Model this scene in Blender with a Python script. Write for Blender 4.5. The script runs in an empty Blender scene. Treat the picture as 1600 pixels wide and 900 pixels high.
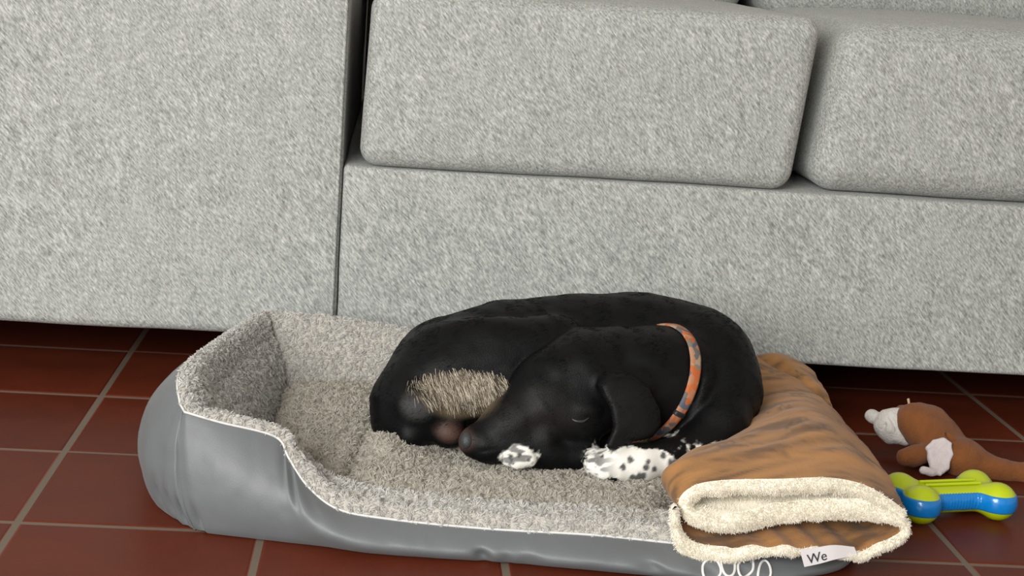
import bpy, math, random
import numpy as np
from mathutils import Matrix, Vector

scene = bpy.context.scene
COL = scene.collection
rng = np.random.default_rng(7)

# ------------------------------------------------------------------ camera
cam_d = bpy.data.cameras.new('camera')
cam = bpy.data.objects.new('camera', cam_d)
COL.objects.link(cam)
cam_d.sensor_fit = 'HORIZONTAL'
cam_d.sensor_width = 36.0
cam_d.lens = 36.0 * 2676.08 / 1600.0
cam_d.clip_start = 0.05
_r = Vector((0.995827, -0.061000, 0.067882)); _f = Vector((0.073144, 0.978287, -0.193917)); _u = Vector((-0.054579, 0.198073, 0.978667))
_m = Matrix(((_r.x, _u.x, -_f.x), (_r.y, _u.y, -_f.y), (_r.z, _u.z, -_f.z))).to_4x4()
_m.translation = Vector((0.3210, -1.5023, 0.5384))
cam.matrix_world = _m
scene.camera = cam

# ------------------------------------------------------------------ light
world = bpy.data.worlds.new('room_light')
scene.world = world
world.use_nodes = True
wb = world.node_tree.nodes['Background']
wb.inputs['Color'].default_value = (0.92, 0.97, 1.0, 1)
wb.inputs['Strength'].default_value = 0.5

def area(name, loc, target, sx, sy, power, color):
    l = bpy.data.lights.new(name, 'AREA')
    l.shape = 'RECTANGLE'; l.size = sx; l.size_y = sy; l.energy = power; l.color = color
    o = bpy.data.objects.new(name, l)
    COL.objects.link(o)
    o.location = loc
    d = Vector(target) - Vector(loc)
    o.rotation_euler = d.to_track_quat('-Z', 'Y').to_euler()
    return o
area('window_light', (-0.80, -2.45, 1.10), (0.5, 0.3, 0.15), 1.6, 1.2, 68, (1.0, 0.985, 0.95))

vs = scene.view_settings
vs.view_transform = 'Standard'; vs.look = 'None'; vs.gamma = 1.0
vs.use_curve_mapping = False
vs.exposure = 0.62

# ------------------------------------------------------------------ helpers
def srgb(r, g, b):
    f = lambda c: (c / 255 / 12.92) if c / 255 <= 0.04045 else ((c / 255 + 0.055) / 1.055) ** 2.4
    return (f(r), f(g), f(b), 1.0)

def thing(name, label, cat, loc=(0, 0, 0), group=None):
    o = bpy.data.objects.new(name, None)
    o.empty_display_size = 0.05
    COL.objects.link(o)
    o.location = loc
    o['label'] = label; o['category'] = cat
    if group: o['group'] = group
    return o

def link(o, parent=None):
    COL.objects.link(o)
    if parent is not None:
        o.parent = parent
        w = Vector((0, 0, 0)); p = parent
        while p is not None:
            w += p.location; p = p.parent
        o.location = -w
    return o

def mesh_np(name, V, F, mat, parent=None, smooth=True, col=None):
    """V (n,3) world coordinates, F list/array of quads or tris"""
    V = np.asarray(V, np.float32); 
    me = bpy.data.meshes.new(name)
    if isinstance(F, np.ndarray):
        k = F.shape[1]; nf = len(F)
        me.vertices.add(len(V)); me.loops.add(nf * k); me.polygons.add(nf)
        me.vertices.foreach_set('co', V.ravel())
        me.loops.foreach_set('vertex_index', F.astype(np.int32).ravel())
        me.polygons.foreach_set('loop_start', np.arange(0, nf * k, k, dtype=np.int32))
        me.update(calc_edges=True)
    else:
        me.from_pydata([tuple(v) for v in V], [], F)
    me.validate()
    if smooth:
        me.polygons.foreach_set('use_smooth', np.ones(len(me.polygons), dtype=bool))
    if col is not None:
        a = me.color_attributes.new('Col', 'FLOAT_COLOR', 'POINT')
        c = np.ones((len(V), 4), np.float32); c[:, :3] = np.asarray(col)[:, :3]
        a.data.foreach_set('color', c.ravel())
    if mat: me.materials.append(mat)
    me.update()
    return link(bpy.data.objects.new(name, me), parent)

def grid_faces(nu, nv, closed_u=False, flip=False):
    iu = np.arange(nu if closed_u else nu - 1); iv = np.arange(nv - 1)
    a, b = np.meshgrid(iu, iv, indexing='ij')
    a = a.ravel(); b = b.ravel(); a2 = (a + 1) % nu
    F = np.stack([a * nv + b, a2 * nv + b, a2 * nv + b + 1, a * nv + b + 1], 1)
    return F[:, ::-1].copy() if flip else F

# value noise -------------------------------------------------------
def _hash(ix, iy, iz, seed):
    h = (ix.astype(np.int64) * 374761393 + iy.astype(np.int64) * 668265263 + iz.astype(np.int64) * 2147483647 + seed * 974711) & 0xffffffff
    h = ((h ^ (h >> 13)) * 1274126177) & 0xffffffff
    h = h ^ (h >> 16)
    return (h & 0xffff) / 32767.5 - 1.0
def noise(P, scale, seed=0):
    p = np.asarray(P) * scale
    i = np.floor(p).astype(np.int64); f = p - i; f = f * f * (3 - 2 * f)
    out = 0
    for dx in (0, 1):
        for dy in (0, 1):
            for dz in (0, 1):
                w = (f[..., 0] if dx else 1 - f[..., 0]) * (f[..., 1] if dy else 1 - f[..., 1]) * (f[..., 2] if dz else 1 - f[..., 2])
                out = out + w * _hash(i[..., 0] + dx, i[..., 1] + dy, i[..., 2] + dz, seed)
    return out
def fbm(P, scale, oct=3, seed=0):
    return sum(noise(P, scale * 2 ** k, seed + k) * 0.5 ** k for k in range(oct))

def gauss(x, c, s): return np.exp(-((x - c) / s) ** 2)
def sstep(a, b, x):
    t = np.clip((x - a) / (b - a), 0, 1); return t * t * (3 - 2 * t)

def catmull(pts, n):
    """smooth polyline through pts (k,d), n samples"""
    P = np.asarray(pts, float)
    P = np.vstack([2 * P[0] - P[1], P, 2 * P[-1] - P[-2]])
    seg = len(P) - 3
    L = np.r_[0, np.cumsum(np.linalg.norm(np.diff(P[1:-1], axis=0), axis=1) + 1e-9)]
    s = np.linspace(0, L[-1], n)
    k = np.clip(np.searchsorted(L, s, side='right') - 1, 0, seg - 1)
    t = ((s - L[k]) / (L[k + 1] - L[k]))[:, None]
    p0, p1, p2, p3 = P[k], P[k + 1], P[k + 2], P[k + 3]
    return 0.5 * (2 * p1 + (p2 - p0) * t + (2 * p0 - 5 * p1 + 4 * p2 - p3) * t ** 2 + (3 * p1 - p0 - 3 * p2 + p3) * t ** 3)

# signed distance modelling --------------------------------------------
class Field:
    def __init__(s, lo, hi, h):
        s.lo = np.array(lo, float); s.h = h
        s.n = np.ceil((np.array(hi) - s.lo) / h).astype(int) + 1
        s.D = np.full(s.n, 0.06, np.float32)
    def box(s, lo, hi, m):
        a = np.maximum(np.floor((np.array(lo) - m - s.lo) / s.h).astype(int), 0)
        b = np.minimum(np.ceil((np.array(hi) + m - s.lo) / s.h).astype(int) + 1, s.n)
        sl = tuple(slice(i, j) for i, j in zip(a, b))
        ax = [s.lo[k] + s.h * np.arange(a[k], b[k]) for k in range(3)]
        P = np.stack(np.meshgrid(*ax, indexing='ij'), -1)
        return sl, P
    def add(s, fn, lo, hi, k=0.01, op='add'):
        sl, P = s.box(lo, hi, max(k, 0.012) + 0.012)
        if P.size == 0: return
        d = fn(P); D = s.D[sl]
        if op == 'sub':
            d = -d
            h = np.clip(0.5 + 0.5 * (d - D) / k, 0, 1)
            s.D[sl] = D * (1 - h) + d * h + k * h * (1 - h)
        else:
            h = np.clip(0.5 + 0.5 * (D - d) / k, 0, 1)
            s.D[sl] = D * (1 - h) + d * h - k * h * (1 - h)
    def cone(s, a, ra, b, rb, k=0.01, op='add'):
        a = np.array(a, float); b = np.array(b, float)
        ba = b - a; l2 = ba @ ba
        def fn(P):
            t = np.clip(((P - a) @ ba) / l2, 0, 1)
            q = P - (a + t[..., None] * ba)
            return np.sqrt((q ** 2).sum(-1)) - (ra + (rb - ra) * t)
        m = max(ra, rb)
        s.add(fn, np.minimum(a, b) - m, np.maximum(a, b) + m, k, op)
    def chain(s, pts, k=0.012, inner=None, op='add'):
        for (a, ra), (b, rb) in zip(pts[:-1], pts[1:]): s.cone(a, ra, b, rb, k, op)
    def ell(s, c, r, rot=None, k=0.01, op='add'):
        c = np.array(c, float); r = np.array(r, float)
        R = np.eye(3) if rot is None else np.array(Matrix.Rotation(0, 3, 'X') if rot is None else rot)
        def fn(P):
            q = (P - c) @ R
            k0 = np.sqrt(((q / r) ** 2).sum(-1)); k1 = np.sqrt(((q / r ** 2) ** 2).sum(-1)) + 1e-9
            return k0 * (k0 - 1.0) / k1
        m = r.max()
        s.add(fn, c - m, c + m, k, op)
    def flap(s, poly, t, k=0.004, bulge=0.0, rnd=0.002):
        """thin flap through a planar-ish 3D polygon; t half thickness"""
        P3 = np.array(poly, float); c = P3.mean(0)
        u_, sv, vt = np.linalg.svd(P3 - c)
        ex, ey, ez = vt[0], vt[1], vt[2]
        if ez[1] > 0: ez = -ez
        Q = np.stack([(P3 - c) @ ex, (P3 - c) @ ey], 1)
        size = np.abs(Q).max()
        def fn(P):
            q = P - c; x = q @ ex; y = q @ ey; z = q @ ez
            d = np.full(x.shape, 1e9); sgn = np.ones(x.shape)
            n = len(Q)
            for i in range(n):
                a = Q[i]; b = Q[i - 1]; e = b - a
                wx = x - a[0]; wy = y - a[1]
                tt = np.clip((wx * e[0] + wy * e[1]) / (e @ e), 0, 1)
                bx = wx - e[0] * tt; by = wy - e[1] * tt
                d = np.minimum(d, bx * bx + by * by)
                c1 = y >= a[1]; c2 = y < b[1]; c3 = e[0] * wy > e[1] * wx
                flip = (c1 & c2 & c3) | (~c1 & ~c2 & ~c3)
                sgn = np.where(flip, -sgn, sgn)
            d = sgn * np.sqrt(d)
            zz = z - bulge * (1 - np.clip((x * x + y * y) / size ** 2, 0, 1))
            w = np.stack([d + rnd, np.abs(zz) - t + rnd], -1)
            return np.minimum(w.max(-1), 0) + np.sqrt((np.maximum(w, 0) ** 2).sum(-1)) - rnd
        s.add(fn, P3.min(0) - 0.01, P3.max(0) + 0.01, k)
    def sample(s, P):
        q = (np.asarray(P) - s.lo) / s.h
        i = np.clip(np.floor(q).astype(int), 0, s.n - 2); f = np.clip(q - i, 0, 1)
        out = 0
        for dx in (0, 1):
            for dy in (0, 1):
                for dz in (0, 1):
                    w = (f[..., 0] if dx else 1 - f[..., 0]) * (f[..., 1] if dy else 1 - f[..., 1]) * (f[..., 2] if dz else 1 - f[..., 2])
                    out = out + w * s.D[i[..., 0] + dx, i[..., 1] + dy, i[..., 2] + dz]
        return out
    def grad(s, P, e=0.003):
        g = np.stack([s.sample(P + np.eye(3)[k] * e) - s.sample(P - np.eye(3)[k] * e) for k in range(3)], -1)
        return g / (np.linalg.norm(g, axis=-1, keepdims=True) + 1e-9)
    def mesh(s, D=None):
        """surface nets"""
        D = s.D if D is None else D
        S = D < 0
        c = np.zeros(np.array(D.shape) - 1, np.uint8)
        acc = np.zeros(c.shape + (3,), np.float32); cnt = np.zeros(c.shape, np.float32)
        nx, ny, nz = c.shape
        corner = lambda A, o: A[o[0]:o[0] + nx, o[1]:o[1] + ny, o[2]:o[2] + nz]
        for ax in range(3):
            others = [k for k in range(3) if k != ax]
            for p in (0, 1):
                for q in (0, 1):
                    o0 = [0, 0, 0]; o0[others[0]] = p; o0[others[1]] = q
                    o1 = list(o0); o1[ax] = 1
                    a = corner(D, o0); b = corner(D, o1)
                    m = (a < 0) != (b < 0)
                    if not m.any(): continue
                    t = a[m] / (a[m] - b[m])
                    v = np.zeros((len(t), 3), np.float32); v[:, :] = o0; v[:, ax] += t
                    acc[m] += v; cnt[m] += 1
        act = cnt > 0
        idx = np.full(c.shape, -1, np.int64); idx[act] = np.arange(act.sum())
        base = np.argwhere(act)
        V = (base + acc[act] / cnt[act][:, None]) * s.h + s.lo
        F = []
        for ax in range(3):
            o = [k for k in range(3) if k != ax]
            sl = [slice(1, -1)] * 3; sl[ax] = slice(0, D.shape[ax] - 1)
            sl2 = list(sl); sl2[ax] = slice(1, D.shape[ax])
            m = S[tuple(sl)] != S[tuple(sl2)]
            ij = np.argwhere(m)
            off = np.array([1, 1, 1]); off[ax] = 0
            g = ij + off
            inside = S[tuple(g.T)]
            def cell(d0, d1):
                h = g.copy(); h[:, o[0]] -= d0; h[:, o[1]] -= d1
                return idx[tuple(h.T)]
            q = np.stack([cell(1, 1), cell(0, 1), cell(0, 0), cell(1, 0)], 1)
            fl = inside if ax != 1 else ~inside
            q[~fl] = q[~fl][:, ::-1]
            F.append(q)
        return V, np.vstack(F)

# hair strands -----------------------------------------------------------
def tri_sample(V, F, n, weight=None):
    """random points on quads/tris: points, normals, bary-face index"""
    V = np.asarray(V, float)
    T = np.vstack([F[:, [0, 1, 2]], F[:, [0, 2, 3]]]) if F.shape[1] == 4 else F
    e1 = V[T[:, 1]] - V[T[:, 0]]; e2 = V[T[:, 2]] - V[T[:, 0]]
    cr = np.cross(e1, e2); A = np.linalg.norm(cr, axis=1)
    w = A.copy()
    if weight is not None:
        w *= weight[T].mean(1)
    w = w / w.sum()
    k = rng.choice(len(T), n, p=w)
    u = rng.random(n); v = rng.random(n); m = u + v > 1; u[m] = 1 - u[m]; v[m] = 1 - v[m]
    P = V[T[k, 0]] + u[:, None] * e1[k] + v[:, None] * e2[k]
    N = cr[k] / (A[k][:, None] + 1e-12)
    return P, N

def strands(name, P, mid, tip, r0, r1, mat, parent, npt=4):
    """quadratic strands root P, control mid, end tip"""
    n = len(P)
    t = np.linspace(0, 1, npt)[None, :, None]
    X = P[:, None] * (1 - t) ** 2 + 2 * mid[:, None] * t * (1 - t) + tip[:, None] * t ** 2
    cu = bpy.data.hair_curves.new(name)
    cu.add_curves([npt] * n)
    cu.attributes['position'].data.foreach_set('vector', X.astype(np.float32).ravel())
    ra = cu.attributes.get('radius') or cu.attributes.new('radius', 'FLOAT', 'POINT')
    rr = np.broadcast_to(np.linspace(r0, r1, npt)[None], (n, npt))
    ra.data.foreach_set('value', rr.astype(np.float32).ravel())
    cu.materials.append(mat)
    o = link(bpy.data.objects.new(name, cu), parent)
    o['kind'] = 'stuff'
    return o

def unit(a): return a / (np.linalg.norm(a, axis=-1, keepdims=True) + 1e-9)

def plush_strands(name, V, F, n, length, mat, parent, tuft=0.006, curl=0.8, bend=(0, 0, 0), r=0.00035, weight=None, seed=1):
    """curly tufted pile: strands of one tuft lean the same way and meet at their tips"""
    P, N = tri_sample(V, F, n, weight)
    cell = np.floor(P / tuft + 0.35 * noise(P, 90, seed)[:, None])
    h = lambda s_: _hash(cell[:, 0], cell[:, 1], cell[:, 2], s_)
    R = np.stack([h(seed), h(seed + 1), h(seed + 2)], 1)
    R = unit(R - N * (R * N).sum(1, keepdims=True))
    cen = (cell + 0.5) * tuft
    L = length * (0.7 + 0.45 * rng.random(n) + 0.25 * h(seed + 3))[:, None]
    toc = cen - P; toc -= N * (toc * N).sum(1, keepdims=True)
    jit = rng.normal(0, 0.18, (n, 3))
    D = np.array(bend)[None]
    mid = P + L * (0.65 * N + 0.25 * curl * R + 0.1 * jit) 
    tip = P + L * (0.85 * N + curl * R + 0.3 * jit + D) + 0.45 * toc
    return strands(name, P, mid, tip, r, r * 0.55, mat, parent, 4)

# ------------------------------------------------------------------ materials
def mat_base(name):
    m = bpy.data.materials.new(name); m.use_nodes = True
    nt = m.node_tree
    return m, nt, nt.nodes['Principled BSDF']

def N_(nt, t, **kw):
    n = nt.nodes.new(t)
    for k, v in kw.items():
        if k in n.inputs: n.inputs[k].default_value = v
        else: setattr(n, k, v)
    return n

def coords(nt, scale=(1, 1, 1), rot=(0, 0, 0)):
    tc = N_(nt, 'ShaderNodeTexCoord'); mp = N_(nt, 'ShaderNodeMapping')
    mp.inputs['Scale'].default_value = scale; mp.inputs['Rotation'].default_value = rot
    nt.links.new(tc.outputs['Object'], mp.inputs['Vector'])
    return mp.outputs['Vector']

def ramp(nt, fac, stops):
    r = N_(nt, 'ShaderNodeValToRGB')
    el = r.color_ramp.elements
    el[0].position, el[0].color = stops[0]
    el[1].position, el[1].color = stops[-1]
    for p_, c_ in stops[1:-1]:
        e = el.new(p_); e.color = c_
    nt.links.new(fac, r.inputs['Fac'])
    return r.outputs['Color']

def add_bump(nt, bsdf, height, dist, strength=1.0, prev=None):
    b = N_(nt, 'ShaderNodeBump'); b.inputs['Strength'].default_value = strength; b.inputs['Distance'].default_value = dist
    nt.links.new(height, b.inputs['Height'])
    if prev is not None: nt.links.new(prev, b.inputs['Normal'])
    nt.links.new(b.outputs['Normal'], bsdf.inputs['Normal'])
    return b.outputs['Normal']

def mixc(nt, fac, a, b):
    m = N_(nt, 'ShaderNodeMix', data_type='RGBA')
    if isinstance(fac, float): m.inputs[0].default_value = fac
    else: nt.links.new(fac, m.inputs[0])
    for i, c in ((6, a), (7, b)):
        if isinstance(c, tuple): m.inputs[i].default_value = c
        else: nt.links.new(c, m.inputs[i])
    return m.outputs[2]

def fabric_mat():
    m, nt, b = mat_base('grey_woven_upholstery')
    b.inputs['Roughness'].default_value = 0.9
    b.inputs['Sheen Weight'].default_value = 0.15
    v1 = coords(nt, (1, 1, 0.40))
    n1 = N_(nt, 'ShaderNodeTexNoise', Scale=430.0, Detail=2.0, Roughness=0.6)
    nt.links.new(v1, n1.inputs['Vector'])
    v2a = coords(nt, (1, 1, 1), (0, 0.70, 0))
    mp2 = N_(nt, 'ShaderNodeMapping'); mp2.inputs['Scale'].default_value = (690, 380, 145)
    nt.links.new(v2a, mp2.inputs['Vector']); v2 = mp2.outputs['Vector']
    n2 = N_(nt, 'ShaderNodeTexNoise', Scale=1.0, Detail=2.0, Roughness=0.55)
    nt.links.new(v2, n2.inputs['Vector'])
    n3 = N_(nt, 'ShaderNodeTexNoise', Scale=75.0, Detail=3.0)
    nt.links.new(v1, n3.inputs['Vector'])
    a = N_(nt, 'ShaderNodeMath', operation='MULTIPLY_ADD'); nt.links.new(n1.outputs['Fac'], a.inputs[0]); a.inputs[1].default_value = 0.42; nt.links.new(n2.outputs['Fac'], a.inputs[2])
    a2 = N_(nt, 'ShaderNodeMath', operation='MULTIPLY_ADD'); nt.links.new(n3.outputs['Fac'], a2.inputs[0]); a2.inputs[1].default_value = 0.22; nt.links.new(a.outputs[0], a2.inputs[2])
    h = N_(nt, 'ShaderNodeMath', operation='MULTIPLY'); nt.links.new(a2.outputs[0], h.inputs[0]); h.inputs[1].default_value = 0.61
    c = ramp(nt, h.outputs[0], [(0.32, srgb(112, 115, 111)), (0.5, srgb(164, 167, 163)), (0.70, srgb(214, 216, 211))])
    nt.links.new(c, b.inputs['Base Color'])
    add_bump(nt, b, h.outputs[0], 0.0022, 0.8)
    return m

def tile_mat():
    m, nt, b = mat_base('terracotta_tile')
    oi = N_(nt, 'ShaderNodeObjectInfo')
    v = coords(nt)
    n1 = N_(nt, 'ShaderNodeTexNoise', Scale=14.0, Detail=5.0, Roughness=0.6)
    nt.links.new(v, n1.inputs['Vector'])
    s = N_(nt, 'ShaderNodeMath', operation='MULTIPLY_ADD'); nt.links.new(oi.outputs['Random'], s.inputs[0]); s.inputs[1].default_value = 0.25
    nt.links.new(n1.outputs['Fac'], s.inputs[2])
    c = ramp(nt, s.outputs[0], [(0.3, srgb(84, 36, 22)), (0.85, srgb(102, 46, 29))])
    nt.links.new(c, b.inputs['Base Color'])
    r = N_(nt, 'ShaderNodeMapRange'); r.inputs[3].default_value = 0.34; r.inputs[4].default_value = 0.46; b.inputs['Specular IOR Level'].default_value = 0.10
    nt.links.new(n1.outputs['Fac'], r.inputs[0]); nt.links.new(r.outputs[0], b.inputs['Roughness'])
    n2 = N_(nt, 'ShaderNodeTexNoise', Scale=160.0, Detail=3.0); nt.links.new(v, n2.inputs['Vector'])
    add_bump(nt, b, n2.outputs['Fac'], 0.0004, 0.35)
    return m

def floor_bed_mat():
    m, nt, b = mat_base('grout_and_distant_tiles')
    v = coords(nt)
    br = N_(nt, 'ShaderNodeTexBrick', offset=0.0, squash=1.0)
    br.inputs['Scale'].default_value = 1.0; br.inputs['Brick Width'].default_value = 0.22; br.inputs['Row Height'].default_value = 0.22
    br.inputs['Mortar Size'].default_value = 0.0035; br.inputs['Mortar Smooth'].default_value = 0.1
    br.inputs['Color1'].default_value = srgb(116, 52, 37); br.inputs['Color2'].default_value = srgb(128, 60, 42)
    br.inputs['Mortar'].default_value = srgb(112, 100, 86)
    nt.links.new(v, br.inputs['Vector'])
    nt.links.new(br.outputs['Color'], b.inputs['Base Color'])
    b.inputs['Roughness'].default_value = 0.7
    return m

def simple(name, color, rough=0.6, sheen=0.0, noise_scale=None, var=0.15, bump=0.0, bump_scale=300.0, coat=0.0, sheen_tint=None):
    m, nt, b = mat_base(name)
    b.inputs['Roughness'].default_value = rough
    b.inputs['Sheen Weight'].default_value = sheen
    b.inputs['Coat Weight'].default_value = coat
    b.inputs['Base Color'].default_value = color
    v = coords(nt)
    if noise_scale:
        n1 = N_(nt, 'ShaderNodeTexNoise', Scale=noise_scale, Detail=4.0, Roughness=0.6); nt.links.new(v, n1.inputs['Vector'])
        lo = tuple(c * (1 - var) for c in color[:3]) + (1,); hi = tuple(min(1, c * (1 + var)) for c in color[:3]) + (1,)
        nt.links.new(ramp(nt, n1.outputs['Fac'], [(0.3, lo), (0.7, hi)]), b.inputs['Base Color'])
    if bump:
        n2 = N_(nt, 'ShaderNodeTexNoise', Scale=bump_scale, Detail=3.0); nt.links.new(v, n2.inputs['Vector'])
        add_bump(nt, b, n2.outputs['Fac'], bump, 1.0)
    return m

def attr_mat(name, rough=0.6, sheen=0.0, bump=0.0, bump_scale=(300, 300, 300), coat=0.0, spec=0.5):
    m, nt, b = mat_base(name)
    at = N_(nt, 'ShaderNodeAttribute', attribute_name='Col')
    nt.links.new(at.outputs['Color'], b.inputs['Base Color'])
    b.inputs['Roughness'].default_value = rough; b.inputs['Sheen Weight'].default_value = sheen; b.inputs['Coat Weight'].default_value = coat
    b.inputs['Specular IOR Level'].default_value = spec
    if bump:
        n2 = N_(nt, 'ShaderNodeTexNoise', Scale=1.0, Detail=3.0); nt.links.new(coords(nt, bump_scale), n2.inputs['Vector'])
        add_bump(nt, b, n2.outputs['Fac'], bump, 1.0)
    return m

def hair_mat(name, c1, c2, rough=0.75, trans=0.0):
    m, nt, b = mat_base(name)
    hi = N_(nt, 'ShaderNodeHairInfo')
    nt.links.new(ramp(nt, hi.outputs['Random'], [(0.0, c1), (1.0, c2)]), b.inputs['Base Color'])
    b.inputs['Roughness'].default_value = rough
    b.inputs['Specular IOR Level'].default_value = 0.25
    return m

M = dict(
    fabric=fabric_mat(), tile=tile_mat(), grout=floor_bed_mat(),
    wall=simple('white_plaster', srgb(205, 203, 196), 0.9, bump=0.0004, bump_scale=120),
    dark=simple('black_plastic_foot', srgb(30, 30, 32), 0.5),
    seam=simple('grey_seam_cord', srgb(150, 152, 148), 0.85, bump=0.0004, bump_scale=600),
    nylon=simple('grey_nylon_cover', srgb(102, 106, 108), 0.5, sheen=0.1, noise_scale=9.0, var=0.06, bump=0.00015, bump_scale=900),
    plush=simple('grey_beige_plush_backing', srgb(186, 181, 171), 0.95, sheen=0.2, noise_scale=60, var=0.12),
    plush_warm=simple('beige_plush_backing', srgb(164, 158, 147), 0.95, sheen=0.2, noise_scale=60, var=0.12),
    pile_warm=hair_mat('beige_plush_pile', srgb(156, 151, 140), srgb(206, 201, 189), 0.9),
    plush_hair=hair_mat('grey_beige_plush_pile', srgb(172, 170, 166), srgb(228, 226, 221), 0.9),
    piping=simple('pale_piping', srgb(214, 214, 210), 0.8, bump=0.0003, bump_scale=500),
    ring=simple('white_print', srgb(226, 226, 224), 0.6),
)

# ------------------------------------------------------------------ floor
T = 0.22
def box_mesh(lo, hi):
    x0, y0, z0 = lo; x1, y1, z1 = hi
    V = [(x0, y0, z0), (x1, y0, z0), (x1, y1, z0), (x0, y1, z0), (x0, y0, z1), (x1, y0, z1), (x1, y1, z1), (x0, y1, z1)]
    F = [(0, 3, 2, 1), (4, 5, 6, 7), (0, 1, 5, 4), (1, 2, 6, 5), (2, 3, 7, 6), (3, 0, 4, 7)]
    return V, F
V, F = box_mesh((-3.52, -3.96, -0.05), (4.4, 1.6, -0.0007))
floor = mesh_np('floor', V, F, M['grout'], smooth=False); floor['kind'] = 'structure'
# one tile mesh: bevelled slab, shared by every tile
g = 0.0034; h2 = T / 2 - g; bv = 0.0022
tv = []
for (r_, z_) in ((h2, -0.002), (h2, -0.0009), (h2 - bv * 0.4, -0.0004), (h2 - bv, 0.0)):
    tv += [(-r_, -r_, z_), (r_, -r_, z_), (r_, r_, z_), (-r_, r_, z_)]
tf = []
for k in range(3):
    for q in range(4):
        tf.append((k * 4 + q, k * 4 + (q + 1) % 4, k * 4 + 4 + (q + 1) % 4, k * 4 + 4 + q))
tf.append((12, 13, 14, 15))
tile_me = bpy.data.meshes.new('tile'); tile_me.from_pydata(tv, [], tf); tile_me.materials.append(M['tile']); tile_me.update()
for i in range(-5, 10):
    for j in range(-3, 7):
        o = bpy.data.objects.new('tile', tile_me); COL.objects.link(o); o.parent = floor
        o.location = ((i + 0.5) * T, (j + 0.5) * T, random.Random(i * 31 + j).uniform(-0.0004, 0.0004))
        o.rotation_euler = (random.Random(i * 7 + j * 3).uniform(-0.002, 0.002), random.Random(i * 5 + j * 11).uniform(-0.002, 0.002), 0)

V, F = box_mesh((-3.52, 1.6, -0.05), (4.4, 1.7, 2.6))
w_ = mesh_np('wall_back', V, F, M['wall'], smooth=False); w_['kind'] = 'structure'
V, F = box_mesh((-3.52, -3.96, 2.5), (4.4, 1.7, 2.6))
w_ = mesh_np('unseen_ceiling', V, F, M['wall'], smooth=False); w_['kind'] = 'structure'  # out of view, added to block ambient light from overhead
V, F = box_mesh((2.6, -3.96, -0.05), (2.7, 1.7, 2.6))
w_ = mesh_np('unseen_wall_right', V, F, M['wall'], smooth=False); w_['kind'] = 'structure'  # out of view, added so ambient enters only from left and front
V, F = box_mesh((-3.52, 1.585, -0.001), (4.4, 1.6, 0.08))
w_ = mesh_np('baseboard_back', V, F, M['tile'], smooth=False); w_['kind'] = 'structure'

# ------------------------------------------------------------------ sofa
def rounded_box(c, half, r, n=(16, 12, 12)):
    """dense box with round edges; returns V,F (quads)"""
    c = np.array(c, float); half = np.array(half, float)
    Vs, Fs, off = [], [], 0
    def axis(k):
        a = half[k] - r
        lin = np.linspace(-a, a, n[k]); e = np.array([0.15, 0.4, 0.7, 1.0]) * r
        return np.r_[-a - e[::-1], lin, a + e]
    A = [axis(k) for k in range(3)]
    for k in range(3):
        i, j = [q for q in range(3) if q != k]
        gi, gj = np.meshgrid(A[i], A[j], indexing='ij')
        for sgn in (-1, 1):
            P = np.zeros(gi.shape + (3,)); P[..., i] = gi; P[..., j] = gj; P[..., k] = sgn * half[k]
            f = grid_faces(len(A[i]), len(A[j]))
            want = sgn if k != 1 else -sgn
            if want < 0: f = f[:, ::-1]
            Vs.append(P.reshape(-1, 3)); Fs.append(f + off); off += gi.size
    V = np.vstack(Vs); F = np.vstack(Fs)
    inner = np.clip(V, -(half - r), half - r)
    V = inner + r * unit(V - inner)
    # merge duplicated border vertices
    key = np.round(V * 1e5).astype(np.int64)
    _, first, inv = np.unique(key, axis=0, return_index=True, return_inverse=True)
    inv = inv.ravel()
    return V[first] + c, inv[F], V[first]

YF = 0.50
sofa = thing('sofa', 'light grey woven fabric sofa with loose box seat cushions behind the dog bed', 'sofa', (0.7, 0.95, 0))
def cushion(name, x0, x1, y0, y1, z0, z1, r, bulge, parent, warp=None, n=(40, 24, 20)):
    c = ((x0 + x1) / 2, (y0 + y1) / 2, (z0 + z1) / 2); hf = ((x1 - x0) / 2, (y1 - y0) / 2, (z1 - z0) / 2)
    V, F, L = rounded_box(c, hf, r, n)
    q = L / np.array(hf)
    fx = 1 - np.clip(np.abs(q[:, 0]), 0, 1) ** 3; fz = 1 - np.clip(np.abs(q[:, 2]), 0, 1) ** 3; fy = 1 - np.clip(np.abs(q[:, 1]), 0, 1) ** 3
    V[:, 1] += np.sign(q[:, 1]) * (np.abs(q[:, 1]) > 0.9) * bulge * fx * fz
    V[:, 2] += np.where(q[:, 2] > 0, 1, 0) * (np.abs(q[:, 2]) > 0.9) * bulge * 1.5 * fx * fy
    V += 0.0015 * fbm(V, 9, 2, 3)[:, None]
    if warp is not None: V = warp(V, q)
    return mesh_np(name, V, F, M['fabric'], parent)

cushion('armrest', -0.72, 0.262, YF, 1.42, 0.066, 0.60, 0.013, 0.0, sofa)
cushion('seat_base', 0.2632, 1.75, YF + 0.001, 1.42, 0.066, 0.276, 0.006, 0.0, sofa, n=(60, 30, 16))
def warp1(V, q):
    V[:, 0] += 0.010 * q[:, 2] * sstep(0.2, 1, q[:, 0]) + 0.003 * q[:, 2] * sstep(-0.2, -1, q[:, 0])
    return V
cushion('seat_cushion', 0.284, 0.806, YF - 0.002, 1.15, 0.277, 0.482, 0.022, 0.004, sofa, warp1)
def warp2(V, q):
    V[:, 0] += 0.012 * q[:, 2] * sstep(-0.2, -1, q[:, 0])
    return V
cushion('seat_cushion', 0.830, 1.45, YF + 0.004, 1.15, 0.277, 0.480, 0.036, 0.006, sofa, warp2)
cushion('back_cushion', 0.285, 0.825, 1.0, 1.25, 0.46, 0.86, 0.05, 0.02, sofa)
cushion('back_cushion', 0.838, 1.44, 1.0, 1.25, 0.46, 0.86, 0.05, 0.02, sofa)
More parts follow.
